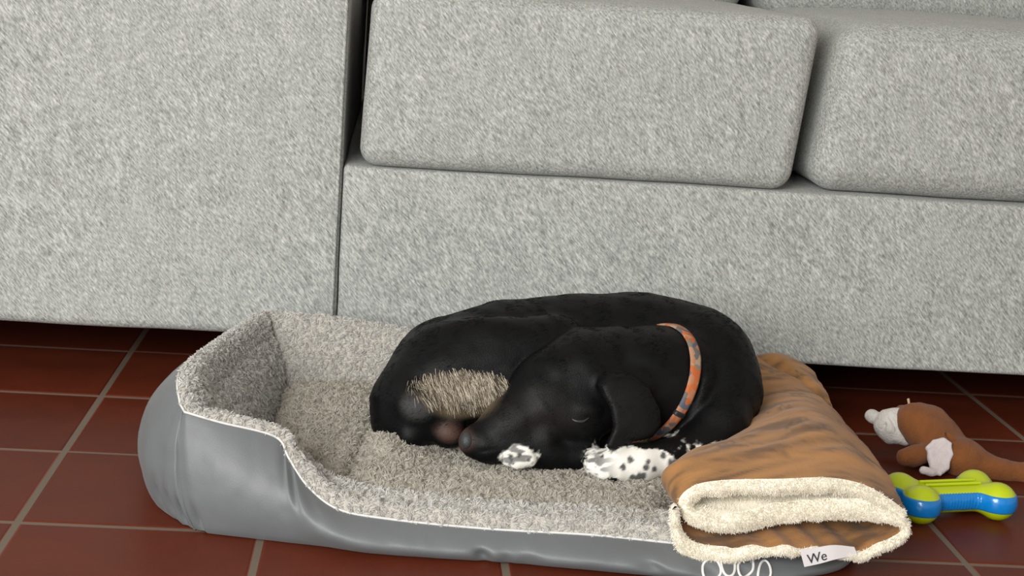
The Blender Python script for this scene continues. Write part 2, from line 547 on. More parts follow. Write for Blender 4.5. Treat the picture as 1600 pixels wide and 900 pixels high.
cushion('backrest', 0.268, 1.75, 1.22, 1.42, 0.27, 0.80, 0.03, 0.0, sofa)
for (lx, ly) in ((-0.66, 0.62), (0.2, 1.36), (-0.66, 1.36), (1.68, 1.36), (1.68, 0.62)):
    n_ = 20; a_ = np.linspace(0, 2 * math.pi, n_, endpoint=False)
    prof = [(0.012, 0.0), (0.02, 0.001), (0.022, 0.01), (0.024, 0.068)]
    V = np.array([[(lx + r_ * math.cos(t), ly + r_ * math.sin(t), z_) for (r_, z_) in prof] for t in a_]).reshape(-1, 3)
    mesh_np('leg', V, grid_faces(n_, 4, True), M['dark'], sofa)
# vertical seam welt on the armrest edge and the base edge
def tube(name, pts, r, mat, parent, n=8, closed=False, flat=1.0):
    P = np.asarray(pts, float); k = len(P)
    Tn = unit(np.gradient(P, axis=0)) if not closed else unit(np.roll(P, -1, 0) - np.roll(P, 1, 0))
    ref = np.array([0.13, 0.2, 0.97]) if abs(Tn[0] @ np.array([0.13, 0.2, 0.97])) < 0.9 else np.array([1.0, 0.1, 0])
    A = unit(np.cross(Tn, ref)); B = np.cross(Tn, A)
    t = np.linspace(0, 2 * math.pi, n, endpoint=False)
    rr = np.broadcast_to(np.asarray(r, float), (k,))[:, None, None]
    V = P[:, None] + rr * (A[:, None] * np.cos(t)[None, :, None] + flat * B[:, None] * np.sin(t)[None, :, None])
    V = V.reshape(-1, 3)
    iu = np.arange(k if closed else k - 1); iv = np.arange(n)
    a, b = np.meshgrid(iu, iv, indexing='ij'); a = a.ravel(); b = b.ravel(); a2 = (a + 1) % k; b2 = (b + 1) % n
    F = np.stack([a * n + b, a * n + b2, a2 * n + b2, a2 * n + b], 1)
    return mesh_np(name, V, F, mat, parent)
zz = np.linspace(0.075, 0.59, 30)
tube('welt', np.stack([np.full(30, 0.2575), np.full(30, YF + 0.003), zz], 1), 0.0022, M['fabric'], sofa)

# ------------------------------------------------------------------ dog bed
bed = thing('dog_bed', 'rectangular grey nylon dog bed with plush lining and low front entry on the tiles', 'dog bed', (0.45, 0.2, 0))
# stations round the rim: (outer base, rim, inner base, outward bulge)
ST = [
    # left wall, back to front
    ((0.150, 0.455, 0), (0.1837, 0.4150, 0.1145), (0.218, 0.350, 0.040), 0.030),
    ((0.124, 0.400, 0), (0.1704, 0.3700, 0.1140), (0.216, 0.320, 0.042), 0.032),
    ((0.100, 0.290, 0), (0.1460, 0.2300, 0.1195), (0.212, 0.240, 0.044), 0.036),
    ((0.104, 0.170, 0), (0.1333, 0.1100, 0.1263), (0.212, 0.150, 0.046), 0.034),
    ((0.117, 0.066, 0), (0.1350, 0.0450, 0.1256), (0.214, 0.090, 0.046), 0.027),
    ((0.147, 0.010, 0), (0.1414, 0.0160, 0.1131), (0.222, 0.060, 0.046), 0.020),
    # front wall
    ((0.172, -0.010, 0), (0.1468, 0.0060, 0.1089), (0.236, 0.050, 0.045), 0.016),
    ((0.208, -0.018, 0), (0.1791, 0.0000, 0.1027), (0.250, 0.040, 0.045), 0.020),
    ((0.250, -0.026, 0), (0.2283, 0.0000, 0.0919), (0.262, 0.030, 0.045), 0.024),
    ((0.275, -0.031, 0), (0.2423, -0.0080, 0.0746), (0.275, 0.024, 0.045), 0.026),
    ((0.300, -0.037, 0), (0.2599, -0.0180, 0.0533), (0.300, 0.018, 0.044), 0.026),
    ((0.330, -0.043, 0), (0.2886, -0.0280, 0.0357), (0.340, 0.010, 0.043), 0.024),
    ((0.380, -0.047, 0), (0.3361, -0.0330, 0.0300), (0.390, 0.004, 0.042), 0.022),
    ((0.450, -0.052, 0), (0.4223, -0.0400, 0.0275), (0.460, -0.004, 0.042), 0.020),
    ((0.560, -0.066, 0), (0.5197, -0.0480, 0.0288), (0.560, -0.010, 0.042), 0.022),
    ((0.650, -0.076, 0), (0.6007, -0.0520, 0.0255), (0.640, -0.012, 0.036), 0.020),
    ((0.712, -0.056, 0), (0.700, -0.042, 0.020), (0.685, 0.004, 0.026), 0.014),
    # right wall, front to back (under the blanket)
    ((0.758, -0.014, 0), (0.742, -0.004, 0.024), (0.706, 0.040, 0.034), 0.018),
    ((0.790, 0.120, 0), (0.772, 0.120, 0.030), (0.716, 0.130, 0.036), 0.020),
    ((0.795, 0.280, 0), (0.776, 0.270, 0.036), (0.718, 0.250, 0.038), 0.020),
    ((0.790, 0.400, 0), (0.772, 0.390, 0.042), (0.716, 0.330, 0.040), 0.018),
    ((0.765, 0.448, 0), (0.750, 0.425, 0.052), (0.700, 0.352, 0.040), 0.014),
    # back wall, right to left
    ((0.660, 0.460, 0), (0.660, 0.425, 0.066), (0.650, 0.360, 0.040), 0.018),
    ((0.520, 0.465, 0), (0.520, 0.424, 0.088), (0.510, 0.362, 0.040), 0.022),
    ((0.380, 0.470, 0), (0.3668, 0.4220, 0.0981), (0.370, 0.362, 0.040), 0.024),
    ((0.270, 0.470, 0), (0.2693, 0.4220, 0.1094), (0.290, 0.360, 0.040), 0.024),
    ((0.200, 0.468, 0), (0.2037, 0.4200, 0.1122), (0.236, 0.356, 0.040), 0.022),
]
SB = np.array([s[0] for s in ST]); SR = np.array([s[1] for s in ST]); SI = np.array([s[2] for s in ST]); SI[:, 2] = np.where((np.arange(len(ST)) < 7) | (np.arange(len(ST)) > 20), 0.014, SI[:, 2]); SK = np.array([s[3] for s in ST])
def loop_interp(A, n, corners=()):
    """closed loop through A; piecewise, straight tangent breaks at corner indices"""
    A = np.asarray(A, float); 
    if A.ndim == 1: A = A[:, None]
    k = len(A); out = []
    for i in range(k):
        p0, p1, p2, p3 = A[i - 1], A[i], A[(i + 1) % k], A[(i + 2) % k]
        if i in corners: p0 = 2 * p1 - p2
        if (i + 1) % k in corners: p3 = 2 * p2 - p1
        t = np.linspace(0, 1, n, endpoint=False)[:, None]
        out.append(0.5 * (2 * p1 + (p2 - p0) * t + (2 * p0 - 5 * p1 + 4 * p2 - p3) * t ** 2 + (3 * p1 - p0 - 3 * p2 + p3) * t ** 3))
    return np.vstack(out)
CN = (0, 5, 6)
NS = 22
B = loop_interp(SB, NS, CN); R_ = loop_interp(SR, NS, CN); I = loop_interp(SI, NS, CN); K = loop_interp(SK, NS, CN)[:, 0]
sidx = np.arange(len(B)) / NS        # station coordinate
cen = np.array([0.46, 0.2, 0])
tang = unit(np.roll(B, -2, 0) - np.roll(B, 2, 0)); outw = np.stack([tang[:, 1], -tang[:, 0], 0 * K], 1)
outw *= np.sign((outw * (B - cen)).sum(1))[:, None]
nv = 26
tt = np.linspace(0, 1, nv)
OUT = np.zeros((len(B), nv, 3))
for a, t in enumerate(tt):
    base = B * (1 - t) + R_ * t
    # round pillow section: leaves the floor outward, comes back to the seam
    bul = (math.sin(math.pi * t) ** 0.8) * (1 - 0.25 * t)
    OUT[:, a] = base + outw * (K * bul)[:, None]
    OUT[:, a, 2] = np.maximum(OUT[:, a, 2], 0.0008 + 0.002 * t)
# a little extra plumpness towards the top of the wall, then wrinkles
Pn = OUT.reshape(-1, 3)
wr = 0.0011 * fbm(Pn * np.array([1, 1, 0.6]), 20, 3, 5) + 0.0005 * fbm(Pn, 60, 2, 9)
tcoord = np.tile(tt, len(B)); scoord = np.repeat(sidx, nv)
inter = np.sin(math.pi * tcoord)
wr = wr * (0.4 + inter)
# gathers at the foot: sharp puckers
for (s0, w0, d0, t0, q0) in tuple(p_ + (0.22,) for p_ in ((12.75, 0.07, 0.010, 0.30), (12.98, 0.05, 0.004, 0.25), (14.3, 0.12, 0.006, 0.4), (14.9, 0.10, 0.007, 0.5), (15.25, 0.08, 0.006, 0.45), (13.2, 0.10, 0.003, 0.3),
                        (9.0, 0.25, 0.006, 0.80), (8.35, 0.2, 0.004, 0.9), (10.0, 0.3, 0.003, 0.8))) + (
                        (5.20, 0.10, 0.011, 0.15, 0.10), (4.85, 0.09, 0.011, 0.17, 0.11), (4.50, 0.10, 0.006, 0.20, 0.10), (5.85, 0.10, 0.007, 0.12, 0.10), (3.4, 0.3, 0.004, 0.55, 0.10)):
    skew = scoord - s0 - 0.25 * (tcoord - t0)
    wr -= d0 * np.exp(-(skew / w0) ** 2) * np.exp(-((tcoord - t0) / q0) ** 2)
# seam groove at the front-left corner
wr -= 0.0035 * np.exp(-((scoord - 5.5) / 0.06) ** 2) * inter
OUT = (Pn + np.repeat(outw, nv, 0) * wr[:, None]).reshape(OUT.shape)
shellV = OUT.reshape(-1, 3)
cover = mesh_np('outer_cover', shellV, grid_faces(len(B), nv, True, True), M['nylon'], bed)
for s_ in (5.5, 0.0):
    q = OUT[int(round(s_ * NS))].copy(); q = q + outw[int(round(s_ * NS))] * 0.0006
    tube('seam', q, 0.0009, M['nylon'], bed, 6)
# thin base sheet
cb = np.vstack([np.column_stack([B[:, 0], B[:, 1], np.full(len(B), 0.0012)]), [[0.46, 0.2, 0.0012]]])
nB = len(B)
mesh_np('base_sheet', cb, [(i, (i + 1) % nB, nB) for i in range(nB)], M['dark'], bed)
# plush lining from rim to inner base
nl = 34
tl = np.linspace(0, 1, nl)
LIN = np.zeros((nB, nl, 3))
crease_in = 1 - np.exp(-(np.minimum(np.abs(sidx - 0.0), np.abs(sidx - len(ST))) / 0.22) ** 2) - np.exp(-((sidx - 5.5) / 0.5) ** 2)
lip = np.minimum(0.010, 0.25 * np.linalg.norm(R_ - I, axis=1))
for a, t in enumerate(tl):
    base = R_ * (1 - t) + I * t
    pil = math.sin(math.pi * min(1, t * 1.0)) 
    LIN[:, a] = base - outw * (0.010 * pil)[..., None] * 1.0 if False else base
    hh = np.clip(R_[:, 2] / 0.11, 0.25, 1)
    LIN[:, a, 2] += 0.010 * pil * hh + 0.0085 * abs(math.sin(math.pi * min(1, t / 0.26))) ** 0.7 * (1 - sstep(0.575, 0.605, R_[:, 0]) * (R_[:, 1] < 0.3))
    LIN[:, a] -= outw * (0.010 * pil * hh * crease_in)[:, None]
Pl = LIN.reshape(-1, 3)
Pl = Pl + np.array([0, 0, 1]) * (0.0022 * fbm(Pl, 130, 2, 21) * np.repeat(np.ones(nB), nl) * np.tile(np.sin(np.pi * tl) ** 0.3, nB))[:, None]
lf = grid_faces(nB, nl, True, False)
def orient(V, F, inside):
    """make face normals point towards / away from a centre"""
    e1 = V[F[:, 1]] - V[F[:, 0]]; e2 = V[F[:, 2]] - V[F[:, 0]]
    return np.cross(e1, e2)
nn = orient(Pl, lf, None)
if nn[:, 2].sum() < 0: lf = lf[:, ::-1].copy()
lining = mesh_np('plush_lining', Pl, lf, M['plush'], bed)
# outer cover orientation: normals outward
# piping along the rim, visible on the front and left
tube('piping', R_ + outw * 0.001 + np.array([0, 0, 0.0003]), 0.0012, M['piping'], bed, 6, True)

# cushion pad with a puffy left corner and a rumple
nx, ny = 240, 180
u = np.linspace(0, 1, nx); v = np.linspace(0, 1, ny)
U, W = np.meshgrid(u, v, indexing='ij')
xl = 0.203 + 0.045 * (1 - W) ** 2 * 1.0; xr = 0.742 - 0.03 * (1 - W)
X = xl + (xr - xl) * U
yf = np.interp(X, [0.2, 0.25, 0.30, 0.34, 0.40, 0.47, 0.57, 0.65, 0.75], [0.075, 0.045, 0.012, -0.010, -0.022, -0.031, -0.041, -0.050, -0.055])
Y = yf + (0.366 - yf) * W
edge = np.minimum(np.minimum(U / 0.075, (1 - U) / 0.06), np.minimum(W / 0.16, (1 - W) / 0.13))
edge = np.clip(edge, 0, 1); dome = np.sqrt(1 - (1 - edge) ** 2)
Zm = 0.014 + 0.034 * dome
Zm += 0.018 * np.exp(-((X - 0.285) / 0.055) ** 2 - ((Y - 0.25) / 0.12) ** 2) * dome
Zm += 0.016 * np.exp(-((X - 0.335) / 0.032) ** 2 - ((Y - 0.105) / 0.035) ** 2)
Zm -= 0.010 * np.exp(-((X - 0.300 - 0.15 * (Y - 0.08)) / 0.007) ** 2) * sstep(0.17, 0.11, Y) * sstep(0.02, 0.05, Y)
Zm -= 0.008 * np.exp(-((X - 0.400) / 0.03) ** 2 - ((Y - 0.10) / 0.03) ** 2)
cr = (X - 0.40) * 0.75 + (Y - 0.06)
Zm += 0.004 * np.sin(cr * 150) * np.exp(-((X - 0.42) / 0.035) ** 2 - ((Y - 0.055) / 0.03) ** 2)
Zm *= 1 - 0.72 * sstep(0.57, 0.62, X) * sstep(0.07, 0.02, Y)
P2 = np.stack([X, Y, Zm], -1).reshape(-1, 3)
P2[:, 2] += 0.0016 * fbm(P2, 130, 2, 31) + 0.0025 * fbm(P2, 28, 2, 33) * dome.ravel()
mf = grid_faces(nx, ny)
if orient(P2, mf, None)[:, 2].sum() < 0: mf = mf[:, ::-1].copy()
mattress = mesh_np('mattress', P2, mf, M['plush_warm'], bed)
plush_strands('mattress_pile', P2, mf, 125000, 0.0032, M['pile_warm'], bed, 0.0044, 1.0, r=0.00024, seed=3, weight=1 - sstep(0.66, 0.68, P2[:, 0]))
wl = np.ones(len(Pl)); 
plush_strands('lining_pile', Pl, lf, 125000, 0.0033, M['plush_hair'], bed, 0.0044, 0.9, bend=(0, 0, -0.2), r=0.00024, seed=13, weight=1 - sstep(0.595, 0.61, Pl[:, 0]) * (1 - (Pl[:, 1] > 0.3)))

def mattress_z(x, y):
    k = np.argmin((P2[:, 0] - x) ** 2 + (P2[:, 1] - y) ** 2); return P2[k, 2]

# paw print on the cover: white outlined toes and pad
def cover_point(px, pz):
    """point of the front cover at world x, z"""
    m = (scoord > 12.5) & (scoord < 17.5)
    q = shellV[m]; k = np.argmin((q[:, 0] - px) ** 2 + (q[:, 2] - pz) ** 2)
    return q[k, 1]
PAWX, PAWZ = 0.0, 0.0

from mathutils.bvhtree import BVHTree
def bvh(V, F): return BVHTree.FromPolygons([tuple(p) for p in V], [tuple(int(i) for i in f) for f in F])
cover_bvh = bvh(shellV, grid_faces(len(B), nv, True, True))
def on_cover(x, z):
    h_ = cover_bvh.ray_cast(Vector((x, -0.4, z)), Vector((0, 1, 0)))
    return h_[0] if h_[0] is not None else Vector((x, -0.09, z))
pp = thing_part = bpy.data.objects.new('paw_print', None); pp.empty_display_size = 0.02; link(pp, bed); pp.location = (0, 0, 0); pp.parent = bed
pp.location = -Vector(bed.location)
for (cx, cz, ra, rb, ti) in ((0.6215, 0.0118, 0.0084, 0.0070, 0.5), (0.6372, 0.0166, 0.0064, 0.0078, -0.25), (0.6535, 0.0146, 0.0086, 0.0060, 0.75), (0.6700, 0.0100, 0.0075, 0.0055, 0.9)):
    t = np.linspace(0, 2 * math.pi, 40, endpoint=False)
    ex = ra * np.cos(t); ez = rb * np.sin(t)
    px_ = cx + ex * math.cos(ti) - ez * math.sin(ti); pz_ = cz + ex * math.sin(ti) + ez * math.cos(ti)
    pts = [on_cover(a, max(b, 0.002)) for a, b in zip(px_, pz_)]
    pts = np.array([[q.x, q.y - 0.0002, q.z] for q in pts])
    tube('toe_ring', pts, 0.0013, M['ring'], pp, 6, True)

# ------------------------------------------------------------------ dog
dog = thing('dog', 'black dog with white spotted paw and patterned collar, asleep curled on the bed', 'dog', (0.53, 0.18, 0.05))
D_ = Field((0.30, 0.02, 0.03), (0.75, 0.36, 0.215), 0.0017)
# trunk
D_.chain([((0.3648, 0.1650, 0.0864), 0.050), ((0.3922, 0.2000, 0.1054), 0.055), ((0.4499, 0.2350, 0.1105), 0.062), ((0.5246, 0.2450, 0.1161), 0.065), ((0.5924, 0.2450, 0.1197), 0.0665), ((0.6428, 0.2250, 0.1163), 0.063), ((0.6584, 0.1800, 0.0974), 0.046)], 0.03)
# shoulder blade and chest
D_.ell((0.6610, 0.1900, 0.1241), (0.040, 0.040, 0.052), None, 0.025)
D_.cone((0.6618, 0.1700, 0.1125), 0.040, (0.6570, 0.1300, 0.0865), 0.030, 0.02)
# rump and tail root
D_.cone((0.3508, 0.1500, 0.0818), 0.036, (0.3454, 0.1450, 0.0644), 0.026, 0.02)
D_.cone((0.3415, 0.1400, 0.0776), 0.024, (0.3517, 0.1150, 0.0656), 0.014, 0.015)
# thigh of the near hind leg, folded knee
D_.ell((0.4249, 0.1650, 0.1347), (0.078, 0.034, 0.042), Matrix.Rotation(-0.06, 3, 'Y'), 0.018)
D_.cone((0.3872, 0.1550, 0.1154), 0.036, (0.4947, 0.1800, 0.1514), 0.028, 0.016)
# lower hind leg under the thigh, hock and foot
D_.cone((0.4699, 0.1400, 0.1105), 0.024, (0.3678, 0.1300, 0.0935), 0.021, 0.012)
D_.ell((0.3576, 0.1180, 0.0930), (0.022, 0.018, 0.020), None, 0.012)
D_.cone((0.3634, 0.1280, 0.0820), 0.017, (0.3877, 0.1220, 0.0732), 0.0160, 0.010)
D_.ell((0.3904, 0.1160, 0.0679), (0.016, 0.014, 0.0135), None, 0.006)
# belly filling between legs and trunk
D_.ell((0.5078, 0.1900, 0.0924), (0.085, 0.05, 0.045), None, 0.02)
# neck and head: own field, joined with a tighter crease
TR = D_
D_ = Field(TR.lo, TR.lo + TR.h * (TR.n - 1) - 1e-6, TR.h)
# neck
D_.chain([((0.5305, 0.1500, 0.1275), 0.046), ((0.5733, 0.1520, 0.1206), 0.050), ((0.6086, 0.1680, 0.1156), 0.054), ((0.6436, 0.2000, 0.1138), 0.056)], 0.022)
# head: skull, brow, cheek, muzzle, jaw
D_.ell((0.5155, 0.1300, 0.1285), (0.046, 0.044, 0.044), None, 0.014)
D_.ell((0.4853, 0.1180, 0.1197), (0.036, 0.034, 0.036), None, 0.014)
D_.ell((0.5066, 0.1120, 0.0971), (0.044, 0.036, 0.034), None, 0.014)
D_.chain([((0.4732, 0.1060, 0.1003), 0.033), ((0.4499, 0.0980, 0.0859), 0.0255), ((0.4267, 0.0900, 0.0716), 0.0205)], 0.014)
D_.ell((0.4142, 0.0860, 0.0708), (0.0145, 0.0165, 0.0150), None, 0.007)
D_.cone((0.4311, 0.0900, 0.0615), 0.0125, (0.4951, 0.1020, 0.0701), 0.020, 0.008)
# upper lip hanging over the jaw
D_.cone((0.4253, 0.0800, 0.0668), 0.0125, (0.4807, 0.0860, 0.0780), 0.0165, 0.006)
# brow ridge, cheek bone
D_.ell((0.4862, 0.0920, 0.1125), (0.016, 0.010, 0.008), Matrix.Rotation(-0.3, 3, 'Y'), 0.008)
D_.ell((0.5189, 0.0860, 0.1082), (0.014, 0.008, 0.007), None, 0.006)
# stop between brow and muzzle
# eye socket and mouth line
D_.cone((0.5060, 0.0700, 0.1024), 0.0022, (0.5183, 0.0700, 0.1018), 0.0030, 0.004, 'sub')
D_.cone((0.4198, 0.0660, 0.0669), 0.0014, (0.4487, 0.0640, 0.0728), 0.0012, 0.003, 'sub')
D_.cone((0.4487, 0.0640, 0.0728), 0.0012, (0.4822, 0.0640, 0.0846), 0.0014, 0.003, 'sub')
# far ear behind the crown
D_.cone((0.5158, 0.1550, 0.1584), 0.012, (0.5527, 0.1650, 0.1547), 0.014, 0.010)
# forelegs
NECK = D_
k_ = 0.004
h_ = np.clip(0.5 + 0.5 * (TR.D - NECK.D) / k_, 0, 1)
TR.D = TR.D * (1 - h_) + NECK.D * h_ - k_ * h_ * (1 - h_)
D_ = TR
D_.chain([((0.6599, 0.1300, 0.0900), 0.027), ((0.6380, 0.1050, 0.0711), 0.0205), ((0.6028, 0.0800, 0.0653), 0.0165)], 0.010)
D_.chain([((0.6028, 0.0800, 0.0653), 0.0165), ((0.5736, 0.0700, 0.0618), 0.0175), ((0.5520, 0.0660, 0.0607), 0.0180)], 0.008)
for (a_, b_) in (((0.5425, 0.0720, 0.0648), (0.5302, 0.0740, 0.0655)), ((0.5380, 0.0640, 0.0632), (0.5246, 0.0660, 0.0625)), ((0.5413, 0.0580, 0.0588), (0.5274, 0.0600, 0.0588)), ((0.5487, 0.0560, 0.0560), (0.5374, 0.0540, 0.0561))):
    D_.cone(a_, 0.0090, b_, 0.0078, 0.004)
# the other paw tucked under the muzzle
D_.chain([((0.5236, 0.0950, 0.0593), 0.016), ((0.4881, 0.0850, 0.0607), 0.0135), ((0.4655, 0.0750, 0.0626), 0.0125)], 0.008)
for (a_, b_) in (((0.4654, 0.0760, 0.0649), (0.4500, 0.0740, 0.0621)), ((0.4631, 0.0680, 0.0633), (0.4460, 0.0660, 0.0599)), ((0.4654, 0.0640, 0.0615), (0.4543, 0.0600, 0.0590))):
    D_.cone(a_, 0.0080, b_, 0.0064, 0.004)
# throat fur between neck and legs
D_.cone((0.6121, 0.1450, 0.0726), 0.020, (0.6378, 0.1450, 0.0765), 0.028, 0.014)
# hanging ear: folded leather of the ear over the cheek
EAR = [(0.5296, 0.0780, 0.1351), (0.5387, 0.0820, 0.1421), (0.5599, 0.0880, 0.1429), (0.5758, 0.0920, 0.1312), (0.5910, 0.0900, 0.1108), (0.5926, 0.0840, 0.0965), (0.5838, 0.0780, 0.0868), (0.5628, 0.0720, 0.0824), (0.5410, 0.0660, 0.0748), (0.5374, 0.0640, 0.0784), (0.5438, 0.0680, 0.0967), (0.5408, 0.0700, 0.1137), (0.5329, 0.0740, 0.1262)]
D_.flap(EAR, 0.0042, 0.004, 0.007, 0.003)
D_.cone((0.5388, 0.0880, 0.1342), 0.010, (0.5693, 0.1040, 0.1303), 0.014, 0.010)
# shallow hollow in the ear leather

# muscle folds of the shoulder
D_.cone((0.6343, 0.1280, 0.1549), 0.004, (0.6234, 0.1100, 0.1003), 0.004, 0.012, 'sub')
# flatten what rests on the bed
xx = D_.lo[0] + D_.h * np.arange(D_.n[0]); yy = D_.lo[1] + D_.h * np.arange(D_.n[1])
dv, dfc = D_.mesh()
cells = np.round((dv[:, :2] - D_.lo[:2]) / D_.h).astype(int)
dn = D_.grad(dv)
dv = dv - dn * (0.0010 * fbm(dv, 45, 2, 51))[:, None]

BLACK = np.array(srgb(9, 10, 11)[:3]); WHITE = np.array(srgb(232, 230, 222)[:3]); TICK = np.array(srgb(58, 60, 62)[:3])
TAN = np.array(srgb(150, 132, 106)[:3]); PINK = np.array(srgb(92, 68, 60)[:3]); SOFT = np.array(srgb(14, 14, 15)[:3]); GREYF = np.array(srgb(120, 120, 120)[:3])
def paint(col, w, c): return col * (1 - w[:, None]) + np.asarray(c) * w[:, None]
def blob(P, c, r, soft=0.4):
    d = np.sqrt((((P - np.array(c)) / np.array(r)) ** 2).sum(1)); return 1 - sstep(1 - soft, 1 + soft, d)
SPOTS = (((0.5610, 0.0550, 0.0703), 0.0036), ((0.5541, 0.0500, 0.0632), 0.0030), ((0.5784, 0.0550, 0.0686), 0.0026), ((0.5765, 0.0520, 0.0637), 0.0034), ((0.5854, 0.0520, 0.0609), 0.0032), ((0.5729, 0.0520, 0.0546), 0.0050), ((0.5657, 0.0520, 0.0530), 0.0040), ((0.6037, 0.0660, 0.0658), 0.0058), ((0.5468, 0.0600, 0.0699), 0.0030), ((0.4562, 0.0600, 0.0667), 0.0026), ((0.4650, 0.0600, 0.0634), 0.0024), ((0.4478, 0.0600, 0.0638), 0.0030), ((0.5938, 0.0620, 0.0729), 0.0030))
def dog_col(P):
    c = np.tile(BLACK, (len(P), 1))
    c = paint(c, 0.5 * sstep(-0.2, 0.5, fbm(P, 40, 2, 61)), SOFT)
    # foot and hock
    c = paint(c, 0.75 * blob(P, (0.3916, 0.0820, 0.0747), (0.020, 0.03, 0.013)), PINK)
    c = paint(c, 0.5 * blob(P, (0.3571, 0.1000, 0.0992), (0.016, 0.03, 0.014)), GREYF * 0.35)
    # tan underside of the thigh
    c = paint(c, 0.8 * blob(P, (0.4026, 0.1200, 0.1071), (0.040, 0.04, 0.020), 0.3), TAN * 0.6)
    # brownish face and ear, with their lit tone put into the colour
    c = paint(c, 0.6 * blob(P, (0.4719, 0.0750, 0.1025), (0.04, 0.03, 0.02), 0.6), srgb(31, 28, 27)[:3])
    c = paint(c, 0.6 * blob(P, (0.5571, 0.0700, 0.1114), (0.03, 0.03, 0.03), 0.6), srgb(27, 26, 26)[:3])
    # white paw with black spots
    j = 0.25 * fbm(P, 120, 2, 65)
    w = blob(P + j[:, None] * 0.006, (0.5724, 0.0620, 0.0629), (0.040, 0.035, 0.0165), 0.10)
    w = np.maximum(w, 0.75 * blob(P, (0.5340, 0.0620, 0.0636), (0.016, 0.03, 0.018), 0.35))
    w = np.maximum(w, 0.8 * blob(P + j[:, None] * 0.008, (0.4570, 0.0680, 0.0630), (0.018, 0.03, 0.012), 0.3))
    w = np.maximum(w, 0.5 * blob(P + j[:, None] * 0.012, (0.6156, 0.1000, 0.0767), (0.026, 0.03, 0.007), 0.5))
    w = np.maximum(w, 0.7 * blob(P + j[:, None] * 0.008, (0.6512, 0.1000, 0.0772), (0.014, 0.03, 0.005), 0.4))
    fine = 0.30 * noise(P, 420, 77) + 0.25 * noise(P, 200, 78)
    w = sstep(0.30, 0.62, w + fine * (w > 0.02))
    c = paint(c, w, WHITE)
    tk = np.zeros(len(P))
    for (q, r_) in SPOTS:
        d = np.sqrt((((P - np.array(q)) * np.array([1, 0.5, 1])) ** 2).sum(1)) + 0.0012 * noise(P, 330, 74)
        tk = np.maximum(tk, 1 - sstep(r_ * 0.7, r_ * 1.25, d))
    streak = sstep(-0.05, 0.3, noise(P * np.array([0.45, 1, 1]), 330, 73))
    edge = 1 - blob(P, (0.5772, 0.0620, 0.0644), (0.036, 0.06, 0.03), 0.35)
    tk = np.maximum(tk, streak * edge * 0.85)
    c = paint(c, w * tk * 0.93, TICK)
    return c
D_col = dog_col(dv)
dog_mat = attr_mat('short_black_coat', 0.5, 0.0, 0.00035, (1100, 1100, 600), spec=0.17)
body = mesh_np('body', dv, dfc, dog_mat, dog, True, D_col)
dog_bvh = bvh(dv, dfc)
def dog_hit(px, py_):
    d = Vector((px[0] - 0.321, px[1] + 1.502, px[2] - 0.538)).normalized()
    h_ = dog_bvh.ray_cast(Vector((0.321, -1.502, 0.538)), d)
    return h_

# nose leather
nose = Field((0.38, 0.03, 0.04), (0.44, 0.12, 0.11), 0.0012)
nose.ell((0.4057, 0.0780, 0.0741), (0.0068, 0.0095, 0.0085), None, 0.003)
nose.cone((0.4034, 0.0670, 0.0747), 0.0014, (0.4071, 0.0660, 0.0739), 0.0014, 0.002, 'sub')
nv_, nf_ = nose.mesh()
mesh_np('nose', nv_, nf_, simple('grey_black_nose_leather', srgb(58, 60, 62), 0.4, bump=0.0006, bump_scale=900), dog)
# closed eyelids
hit = dog_hit((0.5115, 0.0700, 0.1021), 0)[0]
if hit:
    c0 = np.array(hit)
    pts = catmull([c0 + np.array([-0.0085, 0.0012, 0.0012]), c0 + np.array([-0.003, -0.0006, -0.0012]), c0 + np.array([0.004, -0.0004, -0.0010]), c0 + np.array([0.0095, 0.0010, 0.0022])], 16)
    tube('eyelid', pts, np.sin(np.linspace(0.25, math.pi - 0.25, 16)) * 0.0016, simple('dark_grey_eyelid', srgb(40, 41, 43), 0.4), dog, 8)

# collar
a_ax = unit(np.array([-0.86, -0.46, 0.42])); cc = np.array((0.5906, 0.1620, 0.1162))
e1 = unit(np.cross(a_ax, [0, 0, 1])); e2 = unit(np.cross(e1, a_ax))
if e2[2] < 0: e2 = -e2
ph = np.linspace(0, 2 * math.pi, 160, endpoint=False)
rs = np.linspace(0.03, 0.085, 90)
def ring_r(center):
    out = []
    for t in ph:
        dr = e1 * math.cos(t) + e2 * math.sin(t)
        s_ = NECK.sample(center + rs[:, None] * dr)
        k = np.argmax(s_ > 0) if (s_ > 0).any() else len(rs) - 1
        out.append(rs[k])
    out = np.array(out)
    for _ in range(6): out = (np.roll(out, 1) + out * 2 + np.roll(out, -1)) / 4
    return np.minimum(out, 0.066)
CV = []
for (w_, off) in ((-0.0056, 0.0004), (-0.0054, 0.0022), (-0.0035, 0.0027), (0.0, 0.0029), (0.0035, 0.0027), (0.0054, 0.0022), (0.0056, 0.0004)):
    c2 = cc + a_ax * w_
    rr = ring_r(c2) + off
    CV.append(c2 + rr[:, None] * (np.cos(ph)[:, None] * e1 + np.sin(ph)[:, None] * e2))
CV = np.stack(CV, 1)
mC, nt, b = mat_base('patterned_collar_webbing')
b.inputs['Roughness'].default_value = 0.7
vo = N_(nt, 'ShaderNodeTexVoronoi', Scale=150.0); nt.links.new(coords(nt), vo.inputs['Vector'])
sx = N_(nt, 'ShaderNodeSeparateColor'); nt.links.new(vo.outputs['Color'], sx.inputs[0])
rc = ramp(nt, sx.outputs[0], [(0.0, srgb(176, 86, 36)), (0.30, srgb(188, 108, 58)), (0.34, srgb(80, 86, 108)), (0.56, srgb(104, 98, 90)), (0.60, srgb(160, 146, 120)), (0.85, srgb(172, 116, 84))])
nt.links.new(rc, b.inputs['Base Color'])
wv = N_(nt, 'ShaderNodeTexNoise', Scale=1200.0); nt.links.new(coords(nt), wv.inputs['Vector'])
add_bump(nt, b, wv.outputs['Fac'], 0.0005, 0.8)
